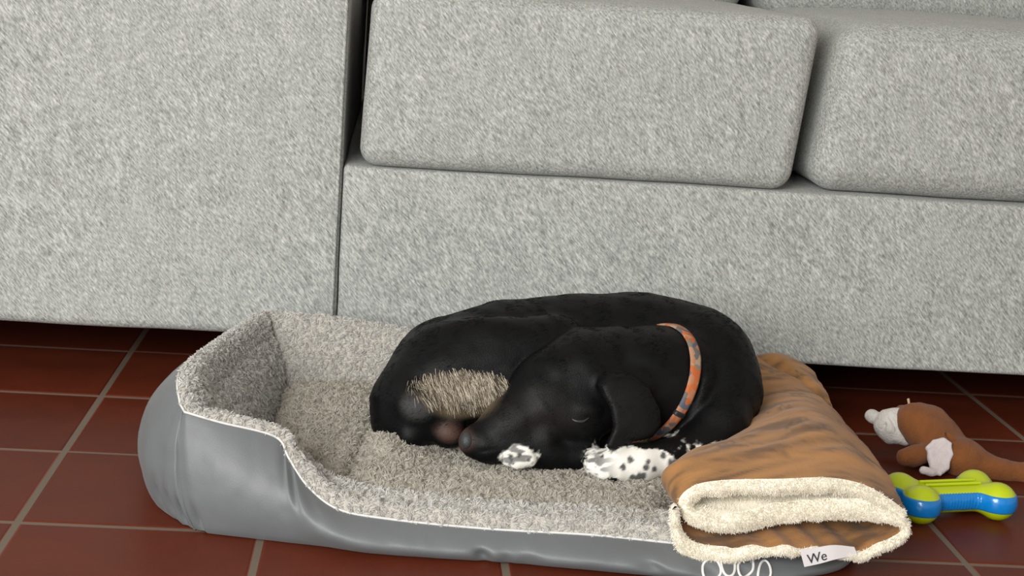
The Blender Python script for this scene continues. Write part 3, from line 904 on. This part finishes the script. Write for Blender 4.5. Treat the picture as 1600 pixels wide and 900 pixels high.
collar = mesh_np('collar', CV.reshape(-1, 3), grid_faces(160, 7, True), mC, dog)
def band(name, t0, t1, grow, mat, parent):
    m = (ph >= t0) & (ph <= t1)
    S = CV[m]; c_ = S.mean(axis=(0, 1))
    o = S + unit(S - cc) * grow
    o[:, 0] -= a_ax * 0.0008; o[:, -1] += a_ax * 0.0008
    n_ = len(o)
    Vv = np.concatenate([o.reshape(-1, 3), (o - unit(o - cc) * (grow + 0.001)).reshape(-1, 3)])
    F1 = grid_faces(n_, 7)
    rim = []
    for i in range(n_ - 1):
        for s_ in (0, 6): rim.append((i * 7 + s_, (i + 1) * 7 + s_, (i + 1) * 7 + s_ + n_ * 7, i * 7 + s_ + n_ * 7))
    for s_ in range(6):
        for i in (0, n_ - 1): rim.append((i * 7 + s_, i * 7 + s_ + 1, i * 7 + s_ + 1 + n_ * 7, i * 7 + s_ + n_ * 7))
    return mesh_np(name, Vv, np.vstack([F1, np.array(rim)]), mat, parent, False)
# angle on the ring whose point lies nearest the wanted place
tgt = np.array((0.6055, 0.1180, 0.1083))
k0 = np.argmin(((CV[:, 3] - tgt) ** 2).sum(1)); dph = 0.05
band('slider', ph[k0] - dph, ph[k0] + dph, 0.0016, M['dark'], collar)

# coat: short strands along the body
def coat(name, n, length, r, mat, flow, weight=None, lift=0.22, jitter=0.15, npt=3, V=None):
    P, _ = tri_sample(dv, dfc, n, weight)
    Nn = D_.grad(P)
    fl = flow(P); fl = fl + rng.normal(0, jitter, fl.shape)
    Tn = unit(fl - Nn * (fl * Nn).sum(1, keepdims=True))
    L = length * (0.6 + 0.6 * rng.random(n))[:, None]
    root = P - Nn * 0.0004
    return strands(name, root, root + L * (0.5 * Tn + lift * Nn), root + L * (Tn + lift * 0.7 * Nn), r, r * 0.4, mat, dog, npt)
hm = hair_mat('tan_thigh_fringe', srgb(30, 27, 24), srgb(232, 222, 202), 0.6)
_cr = [n_ for n_ in hm.node_tree.nodes if n_.type == 'VALTORGB'][0].color_ramp
_e = _cr.elements.new(0.45); _e.color = srgb(112, 100, 82)
wt = blob(dv, (0.4029, 0.1120, 0.1170), (0.039, 0.035, 0.0125), 0.55) * (D_.grad(dv)[:, 1] < 0.2) * (NECK.sample(dv) > 0.004)
if wt.sum() > 1:
    coat('thigh_fringe', 3400, 0.0115, 0.00019, hm, lambda P: np.array([0.40, -0.25, -1.0]) + 0.25 * np.stack([noise(P, 140, s_) for s_ in (41, 42, 43)], 1), wt ** 0.8, 0.22, 0.10, 4)

# sleek coat: very short strands laid along the body, from the nose back and from the neck to the rump
def coat_flow(P):
    hd = (NECK.sample(P) < 0.004)[:, None]
    nose_p = np.array((0.4058, 0.0800, 0.0735))
    return np.where(hd, unit(P - nose_p), np.array([-0.8, 0.1, -0.45]))
lum = D_col.mean(1)
hb = hair_mat('black_coat_hair', srgb(8, 9, 10), srgb(15, 15, 16), 0.5); hb.node_tree.nodes['Principled BSDF'].inputs['Specular IOR Level'].default_value = 0.06
coat('coat_hair', 70000, 0.0050, 0.00013, hb, coat_flow, sstep(0.05, 0.02, lum) * (dv[:, 2] > 0.045), 0.10, 0.12, 3)
hwh = hair_mat('white_paw_hair', srgb(214, 212, 204), srgb(246, 245, 240), 0.6)
coat('paw_hair', 6000, 0.0030, 0.00013, hwh, lambda P: np.tile(np.array([-0.9, -0.2, -0.2]), (len(P), 1)), sstep(0.35, 0.6, lum), 0.12, 0.15, 3)

# ------------------------------------------------------------------ blanket
blanket = thing('blanket', 'folded brown blanket with cream fleece underside draped over the right end of the dog bed', 'blanket', (0.72, 0.18, 0.03))
FP = np.array([(0.7974, -0.0500, 0.0667), (0.7821, -0.0500, 0.0768), (0.7555, -0.0500, 0.0888), (0.7167, -0.0500, 0.0954), (0.6704, -0.0500, 0.0925), (0.6302, -0.0500, 0.0876), (0.6047, -0.0500, 0.0815), (0.5914, -0.0500, 0.0689), (0.5951, -0.0500, 0.0529), (0.6140, -0.0500, 0.0429), (0.6463, -0.0500, 0.0408), (0.7039, -0.0500, 0.0501), (0.7504, -0.0500, 0.0548), (0.7828, -0.0500, 0.0551), (0.7939, -0.0500, 0.0507), (0.7843, -0.0500, 0.0417), (0.7588, -0.0500, 0.0314), (0.7233, -0.0500, 0.0328), (0.6761, -0.0500, 0.0349), (0.6297, -0.0500, 0.0309), (0.6050, -0.0500, 0.0334), (0.5947, -0.0500, 0.0438), (0.5907, -0.0500, 0.0569), (0.5888, -0.0500, 0.0652)])
n_pt = 150
prof = catmull(FP[:, [0, 2]], n_pt)
pt_ = np.linspace(0, 1, n_pt)
# cumulative positions of the folds along the profile
lens = np.r_[0, np.cumsum(np.linalg.norm(np.diff(prof, axis=0), axis=1))]; lens /= lens[-1]
th_front = np.interp(lens, [0, 0.10, 0.30, 0.36, 0.45, 0.60, 0.645, 0.68, 0.73, 0.78, 0.84, 0.89, 0.935, 0.965, 1.0], [0.010, 0.015, 0.014, 0.013, 0.020, 0.020, 0.009, 0.010, 0.010, 0.007, 0.009, 0.013, 0.019, 0.009, 0.005])
ys = np.r_[np.linspace(-0.058, -0.02, 14)[:-1], np.linspace(-0.02, 0.44, 70)]
x_lo, x_hi = prof[:, 0].min(), prof[:, 0].max()
z_lo = prof[:, 1].min(); z_hi = prof[:, 1].max()
def blanket_grid(offset):
    G = np.zeros((n_pt, len(ys), 3))
    tng = unit(np.gradient(prof, axis=0)); nrm = np.stack([-tng[:, 1], tng[:, 0]], 1)
    def section(y):
        fade = 1 - 0.55 * sstep(0.0, 0.10, y) * sstep(0.10, 0.02, lens)
        return prof + nrm * (offset * fade)[:, None]
    sec = section(-0.06)
    fx = (sec[:, 0] - x_lo) / (x_hi - x_lo); fz = (sec[:, 1] - z_lo)
    for k, y in enumerate(ys):
        sec = section(y); fx = (sec[:, 0] - x_lo) / (x_hi - x_lo); fz = (sec[:, 1] - z_lo)
        xl_ = np.interp(y, [-0.06, 0.0, 0.05, 0.10, 0.20, 0.44], [x_lo, x_lo - 0.008, x_lo + 0.022, x_lo + 0.064, x_lo + 0.118, x_lo + 0.135])
        xr_ = np.interp(y, [-0.06, 0.0, 0.2, 0.4, 0.44], [x_hi, x_hi + 0.004, x_hi + 0.010, x_hi + 0.024, x_hi + 0.020])
        zb = np.interp(y, [-0.06, -0.02, 0.06, 0.2, 0.4, 0.44], [z_lo, z_lo + 0.004, 0.046, 0.054, 0.060, 0.058])
        zs = np.interp(y, [-0.06, 0.0, 0.1, 0.2, 0.3, 0.42, 0.44], [1.0, 1.02, 0.80, 0.62, 0.56, 0.58, 0.50])
        low = sstep(0.86, 0.93, lens) * sstep(-0.056, -0.015, y)
        fxk = fx + 0.09 * low; fzk = fz * (1 - low) + np.minimum(fz, 0.012) * low
        G[:, k, 0] = xl_ + fxk * (xr_ - xl_)
        G[:, k, 1] = y
        G[:, k, 2] = zb + fzk * zs
    # soft shape: saddle towards the dog, crest on the right, creases
    x, y, z = G[..., 0], G[..., 1], G[..., 2]
    top = sstep(0.05, 0.55, np.broadcast_to(((prof[:, 1] - z_lo) / (z_hi - z_lo))[:, None], x.shape))
    dz = 0.010 * np.exp(-((x - 0.745) / 0.035) ** 2 - ((y - 0.12) / 0.12) ** 2)
    dz -= 0.008 * np.exp(-((x - 0.770 + 0.35 * (y - 0.38)) / 0.010) ** 2) * sstep(0.16, 0.28, y)
    dz += 0.006 * np.exp(-((x - 0.735) / 0.020) ** 2) * sstep(0.25, 0.36, y)
    dz -= 0.012 * sstep(0.70, 0.64, x) * sstep(0.02, 0.12, y)
    PQ = np.stack([x, y, 0 * x], -1)
    q = PQ @ np.array([[0.8, -0.5, 0], [0.5, 0.8, 0], [0, 0, 1.0]])
    dz += 0.0022 * fbm(q * np.array([0.5, 1.4, 1]), 32, 3, 81) * sstep(-0.05, 0.02, y)
    G[..., 2] += dz * top
    # front edge waviness
    fr = sstep(-0.01, -0.058, y)
    G[..., 1] += fr * (0.004 * np.sin(9 * pt_ * 3.1)[:, None] - 0.006 * sstep(0.40, 0.5, pt_)[:, None] * sstep(0.66, 0.6, pt_)[:, None] * -1.0)
    G[..., 1] -= fr * 0.012 * sstep(0.66, 0.74, pt_)[:, None]
    return G
GB = blanket_grid(np.zeros(n_pt)); GC = blanket_grid(th_front)
# short ripples of the brown inner layer seen in the opening
inner = ((lens > 0.68) & (lens < 0.90)).astype(float)[:, None]
GB[..., 2] += inner * 0.0016 * np.sin(GB[..., 0] * 210 + 3 * GB[..., 1] * 20)
GC += 0.0016 * fbm(GC.reshape(-1, 3), 75, 2, 91).reshape(GC.shape[:2])[..., None] * np.array([0.3, 0.3, 1])
def grain_col(P):
    base = np.array(srgb(162, 116, 66)[:3]); dark = np.array(srgb(96, 68, 42)[:3]); hi_ = np.array(srgb(186, 132, 76)[:3])
    c = np.tile(base, (len(P), 1))
    q = P @ np.array([[0.9, -0.35, 0], [0.35, 0.9, 0], [0, 0, 1.0]])
    n1 = fbm(q * np.array([0.30, 1.5, 1]), 60, 4, 95)
    c = paint(c, 0.75 * sstep(0.0, 0.7, n1), dark); c = paint(c, 0.7 * sstep(0.0, 0.8, -n1), hi_)
    w = np.zeros(len(P))
    # printed paw marks, scattered
    for (cx, cy, an, sc) in ((0.735, 0.065, 0.4, 1.0), (0.79, 0.13, -0.5, 0.8), (0.775, 0.23, 0.9, 0.9), (0.80, 0.345, 0.2, 0.8), (0.745, 0.335, -0.3, 1.0), (0.66, 0.03, 1.0, 0.9), (0.68, -0.02, 0.1, 0.8), (0.78, 0.02, 0.7, 0.9), (0.72, 0.16, -0.8, 0.8)):
        x = P[:, 0] - cx; y = P[:, 1] - cy
        u = (x * math.cos(an) + y * math.sin(an)) / (0.012 * sc); v = (-x * math.sin(an) + y * math.cos(an)) / (0.012 * sc)
        d = np.sqrt((u / 1.0) ** 2 + ((v + 0.3) / 0.8) ** 2); m = np.exp(-((d - 0.95) / 0.22) ** 2)
        for (tu, tv_) in ((-1.3, 0.9), (-0.45, 1.5), (0.45, 1.5), (1.3, 0.9)):
            d = np.sqrt((u - tu) ** 2 + ((v - tv_) * 0.8) ** 2); m = np.maximum(m, np.exp(-((d - 0.36) / 0.16) ** 2))
        w = np.maximum(w, m)
    return paint(c, 0.7 * w * sstep(-0.6, 0.3, fbm(P, 90, 2, 97)), dark * 0.7)
suede = attr_mat('brown_microfibre', 0.85, 0.12, 0.0006, (500, 500, 500), spec=0.3)
PB = GB.reshape(-1, 3)
gf = grid_faces(n_pt, len(ys))
mesh_np('brown_face', PB, gf, suede, blanket, True, grain_col(PB))
PC = GC.reshape(-1, 3)
fleece_m = simple('cream_fleece_backing', srgb(246, 239, 222), 0.95, sheen=0.2, noise_scale=80, var=0.06)
# fleece: inner surface plus the rounded front hem
hem = []
for a in np.linspace(0, 1, 8):
    e = GB[:, 0] * (1 - a) + GC[:, 0] * a
    e = e + np.array([0, -1, 0]) * (0.005 * math.sin(math.pi * a))
    hem.append(e)
hem = np.stack(hem, 1)
Vf = np.vstack([PC, hem.reshape(-1, 3)])
Ff = np.vstack([gf, grid_faces(n_pt, 8) + len(PC)])
Ff = [tuple(f) for f in Ff]
for k in (0, n_pt - 1): Ff.append(tuple(len(PC) + k * 8 + a for a in range(8)))
# end strips closing start and end of the profile
mesh_np('fleece_lining', Vf, Ff, fleece_m, blanket)
for nm, k in (('hem', 0), ('hem', n_pt - 1)):
    st = np.stack([GB[k], (GB[k] + GC[k]) / 2 + (GB[k] - GB[k - 1 if k else 1]) * 0.5, GC[k]], 1)
    sv = st.reshape(-1, 3)
    if k: mesh_np(nm, sv, grid_faces(len(ys), 3), fleece_m, blanket)
    else: mesh_np(nm, sv, grid_faces(len(ys), 3), suede, blanket, True, grain_col(sv))
fh = hair_mat('cream_fleece_pile', srgb(240, 233, 214), srgb(254, 250, 240), 0.9)
def pile_dir(name, V, F, n, length, weight, mat, center_fn, r=0.00022):
    P, N = tri_sample(V, F, n, weight)
    d = center_fn(P, N)
    d = unit(d + rng.normal(0, 0.35, d.shape) + 0.6 * np.stack([noise(P, 160, s_) for s_ in (5, 6, 7)], 1))
    L = length * (0.6 + 0.6 * rng.random(n))[:, None]
    tip = P + L * d + np.array([0, 0, -0.12]) * L
    return strands(name, P, P + 0.5 * L * d, tip, r, r * 0.5, mat, blanket, 4)
hv = hem.reshape(-1, 3); hf_ = grid_faces(n_pt, 8)
pile_dir('hem_pile', hv, hf_, 26000, 0.0026, None, fh, lambda P, N: np.tile(np.array([0.0, -1.0, 0.1]), (len(P), 1)))
wy = sstep(0.10, 0.02, PC[:, 1])
nC = unit(GC - GB).reshape(-1, 3)
def near_n(P, N):
    s = np.sign(N[:, 2:3] + 1e-6); return N
# orient by the offset side
Pm, Nm = None, None
cen_side = {}
def fleece_dir(P, N):
    k = np.array([np.argmin(((PC[::3] - p) ** 2).sum(1)) for p in P]) * 3
    return nC[k] + np.array([0, -0.25, 0])
pile_dir('fleece_pile', PC, gf, 16000, 0.0028, wy, fh, fleece_dir)
# sewn-in care label
LQ = np.array([[(0.6981, -0.0820, 0.0349), (0.7130, -0.0790, 0.0368), (0.7297, -0.0760, 0.0389), (0.7507, -0.0680, 0.0352)], [(0.7034, -0.0830, 0.0200), (0.7171, -0.0800, 0.0224), (0.7325, -0.0770, 0.0262), (0.7541, -0.0690, 0.0284)]])
LG = np.stack([catmull(LQ[0], 16), catmull(LQ[1], 16)], 1)
LGb = LG + np.array([0, 0.0008, 0])
lv = np.vstack([LG.reshape(-1, 3), LGb.reshape(-1, 3)])
label = mesh_np('care_label', lv, np.vstack([grid_faces(16, 2), grid_faces(16, 2)[:, ::-1] + 32]), simple('white_satin_label', srgb(222, 218, 218), 0.6), blanket)
label['label'] = 'white care label with dark lettering'
fc = bpy.data.curves.new('lettering', 'FONT'); fc.body = 'We'; fc.size = 0.0125; fc.extrude = 0.0001
fc.materials.append(simple('dark_print', srgb(44, 46, 50), 0.7))
tmp = bpy.data.objects.new('lettering', fc); COL.objects.link(tmp)
bpy.context.view_layer.update()
lm = bpy.data.meshes.new_from_object(tmp.evaluated_get(bpy.context.evaluated_depsgraph_get()))
bpy.data.objects.remove(tmp)
fo = bpy.data.objects.new('lettering', lm)
COL.objects.link(fo); fo.parent = label
ux = unit(LG[7, 1] - LG[0, 1]); uz = unit(LG[0, 0] - LG[0, 1]); uz = unit(uz - ux * (uz @ ux)); un = np.cross(ux, uz)
org = LG[0, 1] * 0.86 + LG[7, 1] * 0.14 + uz * 0.002 - np.array([0, 0.0006, 0])
mw = Matrix(((ux[0], uz[0], un[0], org[0]), (ux[1], uz[1], un[1], org[1]), (ux[2], uz[2], un[2], org[2]), (0, 0, 0, 1)))
off_ = Vector((0, 0, 0)); p_ = label
while p_ is not None: off_ += p_.location; p_ = p_.parent
mw.translation = Vector(org) - off_
fo.matrix_local = mw

# ------------------------------------------------------------------ plush toy
toy = thing('plush_animal', 'limp orange-brown and white stuffed animal toy on the tiles behind the plastic bone', 'plush toy', (0.95, 0.33, 0.0))
tb = Field((0.84, 0.22, -0.004), (1.22, 0.46, 0.09), 0.0022)
tb.ell((0.9378, 0.3450, 0.0389), (0.034, 0.030, 0.024), Matrix.Rotation(0.35, 3, 'Y'), 0.010)
tb.ell((0.9479, 0.3250, 0.0264), (0.030, 0.028, 0.022), Matrix.Rotation(0.5, 3, 'Y'), 0.012)
tb.cone((0.9538, 0.3500, 0.0421), 0.016, (0.9722, 0.3300, 0.0224), 0.013, 0.012)
tb.ell((0.9743, 0.3000, 0.0159), (0.026, 0.026, 0.021), Matrix.Rotation(0.4, 3, 'Y'), 0.012)
tb.cone((0.9276, 0.3550, 0.0431), 0.016, (0.9171, 0.3650, 0.0489), 0.007, 0.008)
tb.cone((0.9680, 0.2950, 0.0126), 0.018, (1.0092, 0.2850, 0.0059), 0.0135, 0.014)
tb.chain([((1.0092, 0.2850, 0.0059), 0.0135), ((1.0438, 0.2800, 0.0062), 0.0125), ((1.10, 0.272, 0.0120), 0.0115), ((1.17, 0.262, 0.0105), 0.0100)], 0.01)
tb.chain([((0.9357, 0.3000, 0.0214), 0.011), ((0.9133, 0.2900, 0.0189), 0.0105), ((0.9021, 0.2860, 0.0181), 0.0095)], 0.008)
tb.cone((0.9440, 0.3180, 0.0418), 0.0020, (0.9597, 0.3000, 0.0345), 0.0020, 0.006, 'sub')
V, F = tb.mesh(); V = V - tb.grad(V) * (0.0012 * fbm(V, 55, 3, 101))[:, None]; V[:, 2] = np.maximum(V[:, 2], 0.0006)
fur_b = simple('orange_brown_plush', srgb(122, 72, 32), 0.95, sheen=0.08, noise_scale=70, var=0.12, bump=0.0012, bump_scale=500)
fur_w = simple('off_white_plush', srgb(206, 202, 196), 0.95, sheen=0.2, noise_scale=80, var=0.07, bump=0.0012, bump_scale=420)
mesh_np('body', V, F, fur_b, toy)
mz = Field((0.84, 0.28, 0.0), (0.98, 0.46, 0.09), 0.0018)
mz.ell((0.9079, 0.3580, 0.0337), (0.0225, 0.021, 0.0205), Matrix.Rotation(0.3, 3, 'Y'), 0.004)
mz.ell((0.8871, 0.3720, 0.0393), (0.0095, 0.009, 0.0082), Matrix.Rotation(0.4, 3, 'Y'), 0.003)
mz.cone((0.9098, 0.3520, 0.0279), 0.0125, (0.9188, 0.3450, 0.0228), 0.0085, 0.007)
mz.ell((0.9184, 0.3620, 0.0430), (0.010, 0.012, 0.010), None, 0.006)
mz.cone((0.8997, 0.3450, 0.0468), 0.0016, (0.9066, 0.3380, 0.0341), 0.0014, 0.005, 'sub')
mz.cone((0.8948, 0.3450, 0.0375), 0.0012, (0.8899, 0.3450, 0.0282), 0.0012, 0.005, 'sub')
V, F = mz.mesh(); V = V - mz.grad(V) * (0.0014 * fbm(V, 90, 2, 105))[:, None]; V[:, 2] = np.maximum(V[:, 2], 0.0006)
o = mesh_np('muzzle', V, F, fur_w, toy); o['label'] = 'off-white crumpled snout'
ef = Field((0.90, 0.24, 0.0), (1.0, 0.36, 0.07), 0.0014)
ef.flap([(0.9236, 0.2850, 0.0298), (0.9318, 0.2870, 0.0391), (0.9440, 0.2880, 0.0424), (0.9534, 0.2860, 0.0368), (0.9540, 0.2810, 0.0251), (0.9485, 0.2720, 0.0107), (0.9381, 0.2660, 0.0041), (0.9297, 0.2680, 0.0067), (0.9264, 0.2750, 0.0168), (0.9254, 0.2830, 0.0275)], 0.0042, 0.004, -0.004, 0.0034)
ef.ell((0.9354, 0.2760, 0.0345), (0.0026, 0.005, 0.0026), None, 0.002, 'sub')
ef.cone((0.9429, 0.2740, 0.0326), 0.0018, (0.9398, 0.2700, 0.0241), 0.0018, 0.004, 'sub')
ef.cone((0.9282, 0.2680, 0.0073), 0.0045, (0.9187, 0.2680, 0.0091), 0.0050, 0.004)
V, F = ef.mesh(); V = V - ef.grad(V) * (0.0008 * fbm(V, 120, 2, 107))[:, None]; V[:, 2] = np.maximum(V[:, 2], 0.0006)
o = mesh_np('belly_patch', V, F, simple('pale_pink_white_plush', srgb(208, 198, 198), 0.95, sheen=0.2, noise_scale=90, var=0.06, bump=0.0008, bump_scale=500), toy)
o['label'] = 'pale pinkish white plush patch'
tube('thread', catmull([(0.9253, 0.3550, 0.0498), (0.9231, 0.3560, 0.0585), (0.9210, 0.3570, 0.0665)], 10), np.linspace(0.0011, 0.0016, 10), simple('cream_thread', srgb(190, 168, 130), 0.8), toy, 6)

# ------------------------------------------------------------------ bone toy
bone = thing('toy_bone', 'blue and lime green plastic toy bone beside the folded blanket', 'dog toy', (0.915, 0.19, 0))
c_l = np.array((0.8620, 0.1312, 0.0210)); c_r = np.array((0.9482, 0.1540, 0.0210))
ax = unit((c_r - c_l) * np.array([1, 1, 0])); ay = np.array([-ax[1], ax[0], 0])
half_w = 0.0215; rb_ = 0.0195; zc = 0.0203
BL = [c_l * [1, 1, 0] - ay * half_w, c_l * [1, 1, 0] + ay * half_w, c_r * [1, 1, 0] - ay * half_w, c_r * [1, 1, 0] + ay * half_w]
def bone_field(h, grow=0.0, shaft_ridge=False):
    f = Field((0.80, 0.06, -0.004), (1.04, 0.32, 0.048), h)
    for q in BL:
        f.ell((q[0], q[1], zc), (rb_ + grow, rb_ + grow, rb_ + grow), None, 0.005)
    a = c_l * [1, 1, 0]; b_ = c_r * [1, 1, 0]
    for s_ in (-0.4, 0.4):
        f.cone((a[0] + ay[0] * half_w * s_, a[1] + ay[1] * half_w * s_, zc), 0.0135 + grow, (b_[0] + ay[0] * half_w * s_, b_[1] + ay[1] * half_w * s_, zc), 0.0135 + grow, 0.008)
    return f
f1 = bone_field(0.0014)
V, F = f1.mesh(); V[:, 2] = np.maximum(V[:, 2], 0.0008)
lime = simple('lime_plastic', srgb(188, 206, 12), 0.3, coat=0.3)
blue = simple('blue_rubber', srgb(2, 126, 206), 0.25, coat=0.4)
mesh_np('shell', V, F, lime, bone)
f2 = bone_field(0.0012, 0.0008)
zz_ = f2.lo[2] + f2.h * np.arange(f2.n[2])
xs_ = f2.lo[0] + f2.h * np.arange(f2.n[0]); ys_ = f2.lo[1] + f2.h * np.arange(f2.n[1])
band_d = np.abs(zz_ - (zc + 0.0005)) - 0.0088
f2.D = np.maximum(f2.D, band_d[None, None, :].astype(np.float32))
# fine grip ribs on the shaft
al = (xs_[:, None] - c_l[0]) * ax[0] + (ys_[None] - c_l[1]) * ax[1]
Ls = np.linalg.norm((c_r - c_l)[:2])
ribs = 0.0004 * np.sin(al * 2 * math.pi / 0.0035) * sstep(0.018, 0.024, al) * sstep(Ls - 0.018, Ls - 0.024, al)
f2.D += ribs[:, :, None].astype(np.float32)
V, F = f2.mesh()
o = mesh_np('grip_band', V, F, blue, bone); o['label'] = 'blue rubber middle band'
# two raised lime ridges along the top of the shaft
for s_ in (-0.25, 0.25):
    a = c_l * [1, 1, 0] + ay * half_w * s_; b_ = c_r * [1, 1, 0] + ay * half_w * s_
    pts = np.linspace(a + ax * 0.012, b_ - ax * 0.012, 12); pts[:, 2] = zc + 0.0150
    tube('ridge', pts, 0.0016, lime, bone, 8)
